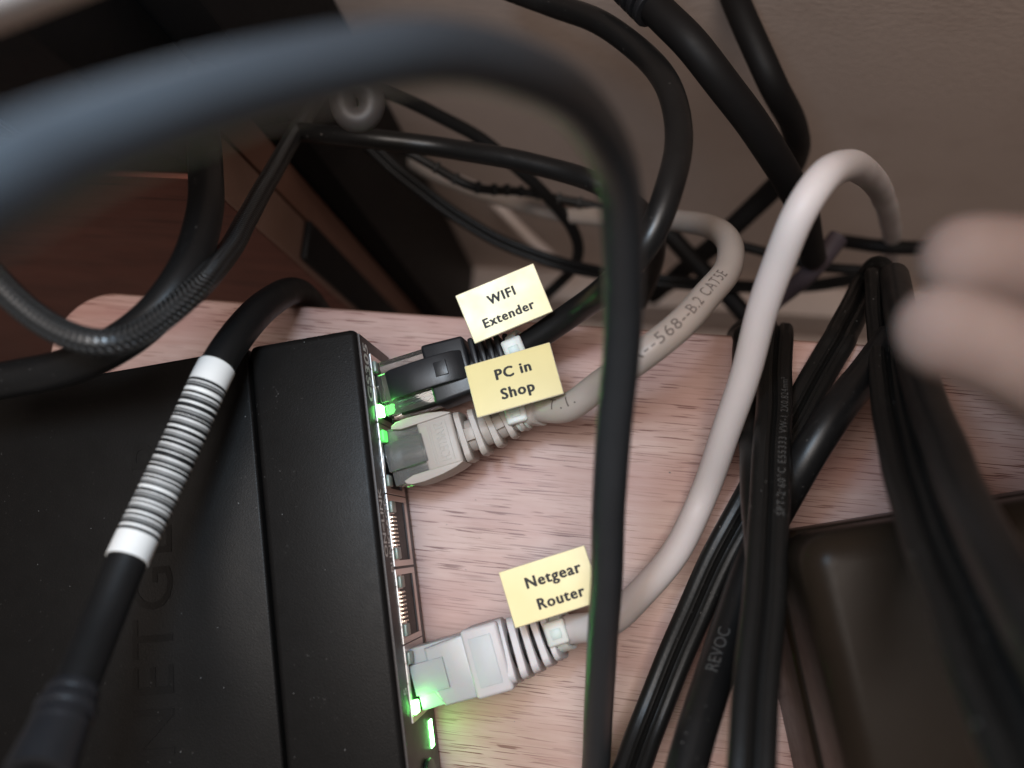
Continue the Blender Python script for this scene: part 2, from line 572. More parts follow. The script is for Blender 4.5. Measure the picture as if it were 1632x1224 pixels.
# cabinet side standing behind the table, seen at the upper left
cb = thing('cabinet', (-140, 80, -340), 'dark red brown wooden cabinet standing behind the table corner', 'cabinet')
bm = bmesh.new(); box(bm, WORLD, -520, -98.4, 70, 82.6, -340, 14)
finish(bm, 'side_panel', M['redwood'], cb, smooth=False)
bm = bmesh.new(); box(bm, WORLD, -98.3, -96.9, 70.1, 82.5, -340, 13.8, .3)
finish(bm, 'edge_strip', M['edgewood'], cb)
po = thing('wooden_post', (-100, 105, -340), 'brown wooden post standing upright beside the dark cabinet', 'post')
bm = bmesh.new(); box(bm, WORLD, -180, -97.0, 83.6, 93.6, -340, 12, .5)
finish(bm, 'upright', M['postwood'], po)
bm = bmesh.new(); box(bm, WORLD, -96.8, -94.6, 71, 82.6, -340, -44, .6)
finish(bm, 'shade_block', M['darkcable'], po)  # dark block standing in for the shadow notch beside the edge strip
bx = thing('black_box', (-200, 100, 14), 'matt black box standing on top of the dark cabinet behind the front cable', 'box')
bm = bmesh.new(); box(bm, WORLD, -420, -99.5, 71, 93.5, 14.3, 130, 1.0)
finish(bm, 'shell', M['darkcable'], bx)
bm = bmesh.new(); box(bm, WORLD, -420, -99.4, 70.3, 71.2, 30, 31.2, .2); box(bm, WORLD, -130, -129, 70.2, 71.2, 14.4, 128, .2)
finish(bm, 'joint_strip', M['blackcable'], bx)
bc = thing('black_case', (-200, 126, -340), 'large black case standing against the wall, seen at the upper left', 'case')
bm = bmesh.new(); box(bm, WORLD, -420, -88, 95, 139, -340, 130, 1.2)
finish(bm, 'shell', M['darkcable'], bc)
bm = bmesh.new()
for k in range(5): box(bm, WORLD, -160 - k * 24, -158.6 - k * 24, 94.2, 95.4, -330, 24, .2)
finish(bm, 'rib', M['blackcable_matt'], bc)

# ------------------------------------------------------------------ network switch
sw = thing('network_switch', SWF(-40, 45, -27), 'black five port network switch lying flat on the wood table', 'network switch')
SEAM = -22.6
bm = bmesh.new(); box(bm, SWF, SEAM + .35, -.4, 0, 96, -26, 0, 1.3, 4)
finish(bm, 'front_cover', M['case'], sw)
bm = bmesh.new(); box(bm, SWF, -104, SEAM, 0.25, 96, -26, .25, .5, 3)
lid = finish(bm, 'lid', M['case'], sw)
bm = bmesh.new()                       # lettering pressed into the lid
b0, b1 = at_z(279, 1202, 27.25), at_z(271, 688, 27.25)
ex = (b1 - b0).normalized(); ey = Vector((0, 0, 1)).cross(ex)
lo, hi = width_of('NETGEAR', .0, 1.12)
kx = (b1 - b0).length / (hi - lo)
top = at_z(207, 945, 27.25); capH = abs((top - b0).dot(ey)); ky = capH / .73
text_bm(bm, 'NETGEAR', lambda x, y, h: b0 + ex * ((x - lo) * kx) + ey * (y * ky) + Vector((0, 0, .02 + .13 * h)), 0, 1.12, depth=1)
finish(bm, 'raised_lettering', M['case'], lid, smooth=False)
for k in range(4):
    bm = bmesh.new()
    prism(bm, Frame(SWF((-96, -8)[k % 2], (8, 88)[k // 2], -27), SW_U, SW_V, (0, 0, 1)), circle(4, 16), 0, 1.1)
    finish(bm, 'rubber_foot', M['blackcable_matt'], sw)
bm = bmesh.new()
prism(bm, Frame(SWF(0, 0, 0), SW_V, Vector((0, 0, 1)), SW_U), [(1.0, -.9), (94.6, -.9), (94.6, -23.5), (92.5, -25.6), (3.2, -25.6), (1.0, -23.5)], -.45, .05, .1)
pan = finish(bm, 'port_panel', M['panel'], sw)
PF = Frame(SW_T, SW_V, Vector((0, 0, 1)), SW_U)       # x along panel, y up, z out
def panel_text(txt, v, y, size, mat, name='lettering', bold=.0, sx=1.0):
    bm = bmesh.new()
    # reads from the near end towards the far end
    lo, hi = width_of(txt, bold)
    text_bm(bm, txt, lambda x, yy, h: PF(v - (x - lo) * size * sx, y + yy * size, .09), bold)
    return finish(bm, name, mat, pan, smooth=False)
panel_text('GS305', 14.2, -5.6, 4.6, M['whiteprint'], bold=.022, sx=.98)
panel_text('ON=LINK', 44.6, -3.4, 3.0, M['whiteprint'], bold=.02)
panel_text('BLINK=ACT', 47.5, -6.3, 2.6, M['whiteprint'], bold=.02)
panel_text('5', 70.0, -5.6, 3.4, M['whiteprint'])
panel_text('12V', 92.0, -9.0, 2.8, M['whiteprint'])

PORT_V = [10.9, 25.2, 39.5, 54.1, 68.4]
ST, SB = -6.8, -22.3           # top and bottom of the tin shields
for i, pv in enumerate(PORT_V):
    f = Frame(SWF(0, pv, 0), SW_V, Vector((0, 0, 1)), SW_U)
    g = (-7.05, 7.05)
    bm = bmesh.new()
    # frame of the socket with a stepped opening: wide below, narrow for the latch above
    box(bm, f, g[0], -5.9, SB, ST, .06, .32, .06)
    box(bm, f, 5.9, g[1], SB, ST, .06, .32, .06)
    box(bm, f, -5.88, 5.88, SB, SB + 2.0, .06, .30, .06)
    box(bm, f, -5.88, -3.2, ST - 4.2, ST, .06, .30, .06)
    box(bm, f, 3.2, 5.88, ST - 4.2, ST, .06, .30, .06)
    box(bm, f, -3.18, 3.18, ST - 1.3, ST, .06, .30, .06)
    port = finish(bm, 'port', M['shield'], sw, smooth=False)
    bm = bmesh.new()
    box(bm, f, -5.85, 5.85, SB + 2.02, ST - 1.32, .055, .11)
    finish(bm, 'socket_shade_plate', M['socket_shade'], port, smooth=False)  # thin black plate, the shade inside the opening painted flat
    bm = bmesh.new()
    box(bm, f, -5.8, 5.8, SB + 2.02, SB + 2.9, .12, .3, .05)
    finish(bm, 'socket_floor', M['socketgrey'], port, smooth=False)
    bm = bmesh.new()                                  # bright folded top edge, in short tabs
    for a, b in ((-7.0, -3.9), (-3.6, -.2), (.1, 3.7), (4.0, 7.0)):
        box(bm, f, a, b, ST + .01, ST + .2, .08, .34, .03)
    finish(bm, 'shield_tab', M['shield_edge'], port, smooth=False)
    if i in (2, 3):
        me = None
        for k in range(8):
            if me is None:
                bm = bmesh.new()
                box(bm, f, -2.75, -2.35, ST - 3.0, ST - 1.5, .13, .6, .05)
                box(bm, f, -2.70, -2.40, ST - 4.2, ST - 3.4, .12, .65, .05)
                c0 = finish(bm, 'contact', M['gold'], port, smooth=False)
                me = c0.data
            else:
                c = bpy.data.objects.new('contact', me); COL.objects.link(c); c.parent = port
                c.location = SW_V * (.78 * k) * S
    for side in (-1, 1):
        lit = {(0, 1): 'led', (1, -1): 'led_dim', (4, 1): 'led'}.get((i, side), 'led_off')
        bm = bmesh.new()
        box(bm, f, side * 4.55 - 1.15, side * 4.55 + 1.15, ST - 3.8, ST - .8, .3, .95, .25)
        finish(bm, 'status_led', M[lit], port)
bm = bmesh.new(); box(bm, PF, 77.6, 82.8, -22.6, -19.6, 0, .16, .05)
finish(bm, 'power_led', M['led_bar'], sw)
bm = bmesh.new()
prism(bm, Frame(SWF(0, 88, -14), SW_V, Vector((0, 0, 1)), SW_U), circle(4.6, 24), .06, 1.0, .2)
finish(bm, 'power_socket', M['blackboot'], sw)

# ------------------------------------------------------------------ plugs
def plug_frame(i, yaw, pitch=0, dw=0):
    q = Quaternion((0, 0, 1), math.radians(yaw))
    u, v = q @ SW_U, q @ SW_V
    w = Vector((0, 0, 1))
    q2 = Quaternion(v, math.radians(-pitch)); u, w = q2 @ u, q2 @ w
    if u.z * pitch < 0: u.z = -u.z
    w = u.cross(v); w = w if w.z > 0 else -w
    return Frame(SWF(0, PORT_V[i], -14.6 + dw), u, v, w)
def rj45(fr, parent, mat, core, lu=13.5, lw=6.4):
    bm = bmesh.new()
    box(bm, fr, .6, 13.5, -5.85, 5.85, -4.1, 3.6, .35)
    p = finish(bm, 'plug', mat, parent)
    bm = bmesh.new()                    # latch: a tongue that rises towards the cable
    prism(bm, Frame(fr(0, -2.9, 0), fr.u, fr.w, fr.v), [(.5, 3.65), (2.2, 3.65), (lu, lw), (lu, lw + .9), (3, 4.9), (.5, 4.7)], 0, 5.8, .15)
    finish(bm, 'latch', mat, p)
    bm = bmesh.new()
    for k in range(8): box(bm, fr, 3, 12.8, -4.0 + k * 1.02, -3.3 + k * 1.02, -1.2, -.3, .15)
    finish(bm, 'wire', core, p)
    return p

# --- black lead, far end of the panel
BK = [(830, 548, 44), (870, 530, 46), (920, 495, 47), (970, 455, 50), (1030, 390, 52), (1065, 310, 52), (1082, 220, 50), (1070, 150, 48), (1030, 90, 45), (960, 38, 43), (880, 8, 41), (790, -25, 40)]
def pts_w(lst, dia):
    return [at_d(x, y, dia * F / w) for x, y, w in lst]
fr = plug_frame(0, 7, 4)
bl = thing('ethernet_lead', fr(10, 0, -12), 'black ethernet lead with clear plug in the far end port of the switch', 'ethernet lead', 'ethernet leads plugged into the switch')
rj45(fr, bl, M['clear'], M['blackboot'], 12, 4.2)
bm = bmesh.new()
box(bm, fr, 11.2, 20.2, -6.4, 6.4, -4.7, 4.4, .7, 3, taper=(.92, .95))
boot = finish(bm, 'boot', M['blackboot'], bl)
bm = bmesh.new()                         # snag guard arching over the latch
prism(bm, Frame(fr(0, -3.1, 0), fr.u, fr.w, fr.v), [(2.8, 4.9), (4.0, 5.8), (9, 6.3), (14, 6.3), (17.5, 5.6), (19.2, 4.2), (16, 4.2), (13, 4.9), (8, 5.2), (4.6, 4.8)], 0, 6.2, .35)
prism(bm, Frame(fr(13.4, -1.5, 6.1), fr.u, fr.v, fr.w), [(0, 0), (2.6, 0), (2.6, 3), (0, 3)], 0, .5, .1)
finish(bm, 'snag_guard', M['blackboot'], boot)
for k in range(5):
    bm = bmesh.new()
    box(bm, fr, 20.9 + k * 1.75, 22.1 + k * 1.75, -4.9 + k * .28, 4.9 - k * .28, -4.1 + k * .15, 4.1 - k * .15, .45)
    finish(bm, 'rib', M['blackboot'], boot)
bm = bmesh.new()
pth = Path([fr(19, 0, 0), fr(24, 0, .2), fr(29.5, .0, 1)] + pts_w(BK[1:], 5.8), 2.6)
sweep(bm, pth, circle(2.6))
finish(bm, 'jacket', M['blackcable'], bl)
BLK = pth

# --- grey lead
fr = plug_frame(1, 8, 3)
gl = thing('ethernet_lead', fr(10, 0, -12), 'beige grey ethernet lead with slotted strain relief, second port from the far end', 'ethernet lead', 'ethernet leads plugged into the switch')
rj45(fr, gl, M['smoky'], M['greyboot'], 8.8, 4.0)
bm = bmesh.new()
box(bm, fr, 8.2, 15.6, -5.3, 5.3, -4.5, 4.6, .6, 3)
boot = finish(bm, 'boot', M['greyboot'], gl)
for sgn in (-1, 1):                      # rounded side ears guarding the latch
    bm = bmesh.new()
    out = [(3.0, .1), (3.3, .8), (4.4, 1.25), (7, 1.4), (11, 1.1), (14, .5), (15.6, -.1), (15.6, -.4), (10, -.5), (5, -.5)]
    prism(bm, Frame(fr(0, sgn * 5.3, 0), fr.u, fr.v * sgn, fr.w), out, -3.4, 5.0, .7, 3)
    finish(bm, 'ear', M['greyboot'], boot)
bm = bmesh.new()
box(bm, fr, 10.0, 10.2, -4.2, 4.2, 4.55, 4.72); box(bm, fr, 10.6, 10.75, -4.2, 4.2, 4.55, 4.72)
box(bm, fr, 14.0, 14.15, -4.2, 4.2, 4.55, 4.72)
lo, hi = width_of('STARTECH')
text_bm(bm, 'STARTECH', lambda x, y, h: fr(13.4 - y * 2.9, -3.9 + (x - lo) * 7.8 / (hi - lo), 4.55 + .18 * h), depth=1)
finish(bm, 'moulded_mark', M['greyboot'], boot, smooth=False)
GY = [(905, 652, 46), (950, 618, 47), (1010, 577, 50), (1070, 530, 50), (1120, 480, 48), (1158, 432, 45), (1164, 392, 42), (1138, 364, 38), (1080, 352, 34), (1000, 350, 31), (900, 340, 29), (790, 313, 27), (700, 280, 25), (620, 238, 22)]
gpth = Path([fr(14, 0, 0), fr(19, 0, 0), fr(25, -.6, .3), fr(31, -1.8, .8)] + pts_w(GY, 5.6), 2.8)
def ring(bm, path, d0, d1, hv0, hw0, hv1, hw1):
    """rounded rectangular collar round a path"""
    def rr(hv, hw, r=1.6, n=5):
        o = []
        for cx, cy, a0 in ((hv - r, hw - r, 0), (-hv + r, hw - r, 90), (-hv + r, -hw + r, 180), (hv - r, -hw + r, 270)):
            for k in range(n + 1):
                a = math.radians(a0 + 90 * k / n); o.append((cx + r * math.cos(a), cy + r * math.sin(a)))
        return o
    A, B = rr(hv0, hw0), rr(hv1, hw1)
    rings = []
    for k, (d, q, sc) in enumerate(((d0, A, .93), (d0 + .18, A, 1), (d1 - .18, B, 1), (d1, B, .93))):
        p, t, n, b = path.frame(d)
        rings.append([bm.verts.new(p + b * (x * sc) + n * (y * sc)) for x, y in q])
    m = len(A)
    for i in range(3):
        for j in range(m):
            bm.faces.new((rings[i][j], rings[i][(j + 1) % m], rings[i + 1][(j + 1) % m], rings[i + 1][j]))
    bm.faces.new(rings[0]); bm.faces.new(rings[-1][::-1])
s0 = gpth.nearest(748, 718) - .6
def hv(k): return 5.3 - k * .36
def hw(k): return 4.4 - k * .24
d = s0
for k in range(6):
    bm = bmesh.new()
    w_ = 1.45 if k < 5 else 2.6
    ring(bm, gpth, d, d + w_, hv(k), hw(k), hv(k) - .2, hw(k) - .15)
    if k in (0, 2):                      # cross bars that make the H shapes
        p, t, n, b = gpth.frame(d + w_)
        ff = Frame(p, t, b, n)
        box(bm, ff, -.1, 1.75, -1.3, 1.3, hw(k) - 1.6, hw(k) - .25, .15)
    finish(bm, 'rib', M['greyboot'], boot)
    d += w_ + 1.65
bm = bmesh.new(); sweep(bm, gpth, circle(3.0), s0 - 3, d - .5, scale=lambda t: 1.15 - .22 * t)
finish(bm, 'strain_core', M['greyboot'], boot)
bm = bmesh.new(); sweep(bm, gpth, circle(2.8), s0)
jk = finish(bm, 'jacket', M['greycable'], gl)
bm = bmesh.new()
sA = gpth.nearest(1012, 580)
txt = 'A-568-B.2 CAT5E UTP'
text_on_tube(bm, gpth, sA, False, -.15, 2.8, 'A--568--B.2 CAT5E', 3.1, spacing=1.12)
text_on_tube(bm, gpth, gpth.nearest(893, 662), False, -.3, 2.8, 'T.I.', 3.1, spacing=1.5)
finish(bm, 'printing', M['softprint'], jk, smooth=False)

# --- white lead
fr = plug_frame(4, 8, 2)
wl = thing('ethernet_lead', fr(10, 0, -12), 'whitish ethernet lead glowing green at its plug in the nearest port', 'ethernet lead', 'ethernet leads plugged into the switch')
rj45(fr, wl, M['milky'], M['whiteboot'], 7.5, 5.0)
bm = bmesh.new()
prism(bm, Frame(fr(0, 0, 0), fr.u, fr.v, fr.w), [(4.2, -5.2), (12.4, -5.9), (12.4, 6.1), (5.6, 6.0), (4.2, 3)], 3.2, 5.2, .6, 3)
finish(bm, 'hood', M['milky'], wl)
bm = bmesh.new()
box(bm, fr, 11.9, 19.3, -6.5, 6.5, -4.8, 5.6, .7, 3)
box(bm, fr, 13.2, 17.6, -4.6, 4.6, 5.5, 5.75, .12)
boot = finish(bm, 'boot', M['whiteboot'], wl)
WH = [(960, 997, 48), (1020, 948, 46), (1076, 882, 45), (1117, 800, 44), (1152, 700, 46), (1188, 600, 48), (1213, 500, 50), (1240, 420, 52), (1272, 340, 54), (1308, 287, 54), (1350, 264, 50), (1390, 285, 42), (1413, 330, 34), (1421, 390, 27), (1412, 440, 23)]
wpth = Path([fr(13, 0, 0), fr(20, 0, 0), fr(26, -.2, 0), fr(32, -1, .5)] + pts_w(WH, 5.6), 2.8)
d = wpth.nearest(806, 1050)
for k in range(5):
    bm = bmesh.new()
    ring(bm, wpth, d, d + 1.55, 6.2 - k * .35, 5.0 - k * .3, 6.05 - k * .35, 4.85 - k * .3)
    finish(bm, 'rib', M['whiteboot'], boot)
    d += 2.3
bm = bmesh.new(); sweep(bm, wpth, circle(3.6), wpth.nearest(806, 1050) - 2, d - .2)
finish(bm, 'strain_core', M['darkcable'], boot)
bm = bmesh.new(); sweep(bm, wpth, circle(2.8), wpth.nearest(806, 1050))
finish(bm, 'jacket', M['whitecable'], wl)

# ------------------------------------------------------------------ cable tags
def cable_tag(corners, z, lines, label, tie, path, lay, tilt=0):
    P4 = [at_z(x, y, z) for x, y in corners]          # far-left, far-right, near-right, near-left
    c = sum(P4, Vector()) / 4
    ex = ((P4[1] - P4[0]) + (P4[2] - P4[3])).normalized()
    ey = ((P4[0] - P4[3]) + (P4[1] - P4[2])); ey -= ex * ey.dot(ex)
    hx = ((P4[1] - P4[0]).length + (P4[2] - P4[3]).length) / 4
    hy = ((P4[0] - P4[3]).length + (P4[1] - P4[2]).length) / 4
    ey.normalize()
    ez = ex.cross(ey)
    q = Quaternion(ex, math.radians(tilt)); ey, ez = q @ ey, q @ ez
    f = Frame(c, ex, ey, ez)
    t = thing('cable_tag', tie, label, 'cable tag', 'yellow printed tags tied to the leads')
    bm = bmesh.new(); box(bm, f, -hx, hx, -hy, hy, -.55, 0, .18)
    plate = finish(bm, 'plate', M['tagback'], t)
    bm = bmesh.new(); box(bm, f, -hx + .12, hx - .12, -hy + .12, hy - .12, .004, .10, .03, 1)
    finish(bm, 'yellow_tape', M['tag'], plate)
    bm = bmesh.new()
    for s_, (x0, x1, y0) in zip(lines, lay):          # x as a share of the width, y as a share of the height
        lo, hi = width_of(s_, 0, 1.14)
        kx = (x1 - x0) * 2 * hx / (hi - lo)
        ky = min(max(kx, 2.5), 3.2)
        for q_, (ox, oy) in enumerate(((0, 0), (.046, 0), (-.046, 0), (0, .046), (0, -.046), (.033, .033), (-.033, -.033), (.033, -.033), (-.033, .033))):
            text_bm(bm, s_, lambda x, y, h, lo=lo, kx=kx, ky=ky, x0=x0, y0=y0, q_=q_, ox=ox, oy=oy: f(-hx + x0 * 2 * hx + (x + ox - lo) * kx, -hy + y0 * 2 * hy + (y + oy * .6) * ky, .115 + .003 * q_), 0, 1.14)
    finish(bm, 'lettering', M['print'], plate, smooth=False)
    # tie head and strap round the cable
    p, tt, n, b = path.frame(path.nearest(*tie_px))
    ff = Frame(p, tt, b, n)
    g = Frame(p + n * 3.2, ex, ey, ez)
    bm = bmesh.new()
    box(bm, g, -2.1, 2.1, -2.4, 2.2, -.6, 1.5, .5, 3)
    hd = finish(bm, 'tie_head', M['nylon'], t)
    bm = bmesh.new()
    box(bm, g, -1.0, 1.0, -1.2, .6, 1.5, 1.72, .08)
    finish(bm, 'pawl', M['nylon'], hd)
    bm = bmesh.new()
    prof = [(1.15, -.35), (1.15, .35), (-1.15, .35), (-1.15, -.35)]
    rr = 3.35
    rings = []
    for k in range(28):
        a = 2 * math.pi * k / 28
        rings.append([bm.verts.new(ff(x, (rr + y) * math.sin(a), (rr + y) * math.cos(a))) for x, y in prof])
    for k in range(28):
        for j in range(4):
            bm.faces.new((rings[k][j], rings[k][(j + 1) % 4], rings[(k + 1) % 28][(j + 1) % 4], rings[(k + 1) % 28][j]))
    finish(bm, 'strap', M['nylon'], t)
    return t
for cs, z, ls, lab, tie_px, path, lay, tl in (
    (((725, 472), (851, 422), (881, 494), (757, 548)), 26, ['WIFI', 'Extender'], 'yellow tag lettered WIFI Extender tied to the black lead', (828, 546), BLK, [(.34, .67, .58), (.19, .82, .20)], 10),
    (((737, 583), (876, 545), (899, 627), (763, 667)), 25, ['PC in', 'Shop'], 'yellow tag lettered PC in Shop tied to the grey lead', (842, 682), gpth, [(.32, .72, .58), (.33, .70, .20)], -4),
    (((795, 912), (932, 868), (960, 958), (820, 1002)), 25, ['Netgear', 'Router'], 'yellow tag with Router on its second line, tied to the whitish lead', (905, 1028), wpth, [(.26, .88, .58), (.32, .84, .18)], -2)):
    cable_tag(cs, z, ls, lab, path.frame(path.nearest(*tie_px))[0], path, lay, tl)

# ------------------------------------------------------------------ loose cables
def cable(name, pts, dia, mat, label, prof=None, cat='cable', group=None, clamp=True, world=None, cap=True, thin=.87):
    P_ = pts_w(pts, dia)
    if world: P_ = P_ + [Vector(w) for w in world]
    if prof: prof = [(x * (thin + .06), y) for x, y in prof]
    pth = Path(P_, dia / 2 * thin if prof is None else max(y for x, y in prof), clamp=clamp)
    bm = bmesh.new()
    sweep(bm, pth, prof or circle(dia / 2 * thin))
    o = finish(bm, name, mat, None, origin=pth.p[0])
    tag(o, label, cat, group)
    return o, pth

cable('black_cable', [(-220, 400, 235), (-100, 352, 215), (0, 300, 200), (100, 247, 182), (300, 168, 158), (500, 110, 140), (700, 85, 125), (850, 118, 110), (935, 185, 95), (983, 275, 85), (995, 400, 77), (990, 550, 70), (974, 750, 64), (962, 1000, 57), (950, 1200, 52), (945, 1330, 49)], 6.0, M['frontcable'],
      'thick blurred black cable arching across the whole picture nearest the viewer', clamp=False)
cable('black_cable', [(325, 120, 56), (322, 190, 60), (328, 260, 62), (325, 340, 66), (300, 430, 70), (240, 510, 72), (160, 563, 72), (80, 593, 70), (-80, 620, 68)], 7.6, M['blackcable'],
      'thick smooth black cable curving under the braided cable at the left')
cable('braided_cable', [(530, 110, 28), (500, 160, 30), (470, 213, 32), (420, 300, 36), (370, 390, 42), (312, 462, 48), (240, 520, 50), (170, 548, 52), (100, 533, 52), (40, 493, 52), (-40, 410, 52)], 5.0, M['braid'],
      'black cable with shiny braided sleeve looping down at the left')
cable('black_cable', [(320, 182, 34), (400, 200, 34), (500, 212, 36), (600, 222, 37), (700, 235, 37), (800, 250, 38), (900, 275, 39), (970, 300, 40), (1030, 345, 38), (1045, 410, 34), (1020, 480, 30)], 5.6, M['blackcable'],
      'smooth black cable running level behind the table, above the thin cords')
tw = twin(4.6, 2.4)
cable('flat_cord', [(540, 185, 24), (590, 232, 24), (640, 278, 24), (720, 338, 24), (800, 386, 24), (900, 422, 24), (1000, 441, 23), (1100, 452, 23), (1200, 457, 22), (1300, 455, 22), (1390, 438, 22)], 4.6, M['blackcable_matt'],
      'thin flat two core cord sagging in a long curve behind the table edge', prof=tw)
cable('thin_cord', [(560, 122, 26), (610, 142, 26), (680, 175, 25), (760, 217, 24), (840, 282, 23), (900, 345, 22), (922, 392, 21), (910, 432, 20), (860, 480, 19)], 4.2, M['blackcable_matt'],
      'thin black cord hooking down behind the level black cable')
rc, rp = cable('thin_cord', [(620, 225, 17), (690, 265, 17), (755, 298, 17), (830, 306, 16), (900, 318, 16), (990, 338, 16)], 3.0, M['blackcable_matt'],
      'thin notched black cord lying along the top of the grey lead')
bm = bmesh.new()
for k in range(9):
    p, t, n, b = rp.frame(rp.nearest(700, 270) + k * 6.2)
    box(bm, Frame(p, t, b, n), -.45, .45, -1.7, 1.7, .2, 1.9, .2)
finish(bm, 'notch', M['blackcable_matt'], rc)
cable('pale_cable', [(660, 200, 20), (720, 252, 20), (780, 315, 20), (830, 365, 20), (900, 430, 20)], 5.5, M['skirting'],
      'short pale cable slanting down in the dim gap behind the thin cords')
a_, ap = cable('black_cable', [(970, -70, 60), (1040, 8, 62), (1110, 80, 64), (1180, 170, 62), (1240, 260, 58), (1278, 330, 52), (1296, 410, 46)], 8.0, M['darkcable'],
      'thick dark cable with ribbed relief slanting down the wall at the top')
bm = bmesh.new()
for k in range(6):
    p, t, n, b = ap.frame(ap.nearest(1040, 12) - k * 2.4)
    prism(bm, Frame(p, b, n, t), circle(4.7 + .12 * k, 20), -.8, .8, .3)
finish(bm, 'strain_relief', M['blackboot'], a_)
cable('black_cable', [(1150, -60, 50), (1188, 40, 52), (1230, 130, 52), (1266, 205, 48), (1264, 262, 43), (1222, 310, 40), (1160, 370, 38), (1090, 430, 34), (1040, 472, 31)], 8.0, M['darkcable'],
      'dark cable bending sharply back on itself beside the ribbed cable on the wall')
cable('black_cable', [(1050, 355, 34), (1100, 410, 34), (1150, 460, 34), (1215, 535, 34)], 7.2, M['darkcable'],
      'short dark cable crossing behind the bend of the grey lead', clamp=False)
cable('thin_cord', [(1340, 384, 25), (1400, 392, 26), (1470, 396, 26), (1560, 396, 26)], 5.2, M['darkcable'],
      'short level black cord behind the finger tips')
cable('brown_cable', [(1336, 378, 36), (1300, 425, 36), (1258, 462, 34), (1200, 500, 32)], 6.4, M['browncable'],
      'dull brown cable end slanting behind the white lead')
cable('thin_cord', [(1150, 385, 18), (1220, 402, 18), (1300, 424, 18), (1400, 432, 18)], 3.4, M['blackcable_matt'],
      'thin black cord stretched behind the brown cable end')

# lead with the barcode sleeve, lying over the switch
pl = [(520, 500, 44), (478, 466, 50), (432, 480, 57), (390, 520, 62), (345, 585, 66), (302, 680, 68), (255, 780, 70), (207, 882, 73), (165, 985, 77), (128, 1075, 82), (60, 1240, 92)]
P_ = [at_d(525, 520, 235)] + pts_w(pl[1:], 7.5)
ppth = Path(P_, 3.2, wob=0)
vl = thing('video_lead', ppth.frame(ppth.nearest(300, 680))[0], 'black lead with white barcode sleeve lying across the switch lid', 'cable')
bm = bmesh.new(); sweep(bm, ppth, circle(3.2))
finish(bm, 'jacket', M['blackcable_matt'], vl)
sa, sb = ppth.nearest(343, 584), ppth.nearest(204, 888)
seq = []
rng = random.Random(4)
L_ = sb - sa
x = .105
while x < .85:                          # groups of bars: black line, white line, grey field with black lines
    per = .0635
    u_ = lambda a: a * rng.uniform(.7, 1.3)
    y_ = x
    for wd_, k in ((u_(.27), 2), (u_(.13), 0), (u_(.09), 2 if rng.random() < .4 else 1), (u_(.18), 1), (u_(.18), 2), (u_(.08), rng.choice((0, 1, 2))), (.3, 0)):
        seq.append((min(y_, x + per * .93), k)); y_ += per * wd_
    x += per
seq.append((.87, 2)); seq.append((.885, 0))
def bar(_, f):
    m = 0
    for a, k in seq:
        if f >= a: m = k
    return m
bm = bmesh.new(); sweep(bm, ppth, circle(3.45, 28), sa, sb, matf=bar, step=.10)
finish(bm, 'barcode_sleeve', [M['label_white'], M['label_grey'], M['label_black']], vl)
bm = bmesh.new()
se = ppth.nearest(112, 1112)
for k in range(3):
    p, t, n, b = ppth.frame(se + k * 2.6)
    prism(bm, Frame(p, b, n, t), circle((3.7, 4.2, 4.0)[k], 24), -.9, .9, .35)
sweep(bm, ppth, circle(3.5, 24), se, ppth.L, scale=lambda t: 1 + .3 * t)
finish(bm, 'strain_relief', M['blackboot'], vl)

# power cords on the table at the right
CW = 7.4
spt = twin(CW, 3.3)
d_, dp = cable('mains_cable', [(1236, 575, 57), (1234, 630, 60), (1230, 700, 64), (1227, 800, 68), (1222, 900, 72), (1213, 1000, 76), (1205, 1100, 80), (1198, 1230, 85), (1188, 1380, 90)][::-1], CW, M['cord'],
      'flat two core power cord with printed ratings hanging straight towards the viewer', prof=spt, cat='power cord', group='power cords at the right', clamp=False,
      world=[at_z(1238, 540, 4), at_z(1239, 527, -4), at_z(1239, 524, -30), at_z(1236, 530, -80)])
bm = bmesh.new()
def cord_text(path, s, lane, txt, size, rev):
    sg = -1 if rev else 1
    def fn(x, y, h):
        p, t, n, b = path.frame(s + sg * x * size)
        return p + b * (lane + sg * -(y - .35) * size) + n * 1.70
    text_bm(bm, txt, fn, 0, 1.15)
cord_text(dp, dp.nearest(1222, 830), 1.75, 'SPT-2 60°C E55333 VW-1 2X0.824mm²', 1.9, False)
finish(bm, 'printing', M['cordprint'], d_, smooth=False)
cable('mains_cable', [(1216, 900, 62), (1205, 780, 58), (1200, 690, 54), (1182, 615, 48), (1171, 565, 45), (1182, 530, 43), (1215, 522, 41)], 6.6, M['cord'],
      'dark power cord making a small tight loop behind the white lead', cat='power cord', group='power cords at the right')
e_, ep = cable('mains_cable', [(985, 1290, 66), (1033, 1155, 62), (1074, 1050, 61), (1122, 940, 61), (1172, 840, 61), (1230, 735, 60), (1290, 625, 58), (1345, 525, 54), (1386, 446, 48), (1400, 428, 50), (1404, 450, 52), (1412, 560, 60), (1432, 700, 74), (1470, 830, 88), (1520, 960, 102), (1580, 1100, 116), (1650, 1260, 130)], CW, M['cord'],
      'flat power cord folded sharply at the finger tips and returning towards the viewer', prof=spt, cat='power cord', group='power cords at the right')
f_, fp = cable('mains_cable', [(1420, 540, 60), (1382, 592, 62), (1330, 660, 66), (1272, 750, 66), (1218, 850, 64), (1180, 950, 66), (1150, 1040, 69), (1120, 1130, 73), (1085, 1260, 78)], 7.6, M['blackcable'],
      'round glossy black power cord running diagonally under the flat printed cord', cat='power cord', group='power cords at the right')
bm = bmesh.new()
text_on_tube(bm, fp, fp.nearest(1138, 1085), True, .25, 3.31, 'REVOC', 3.0, .06)
finish(bm, 'moulded_lettering', M['cordprint'], f_, smooth=False)
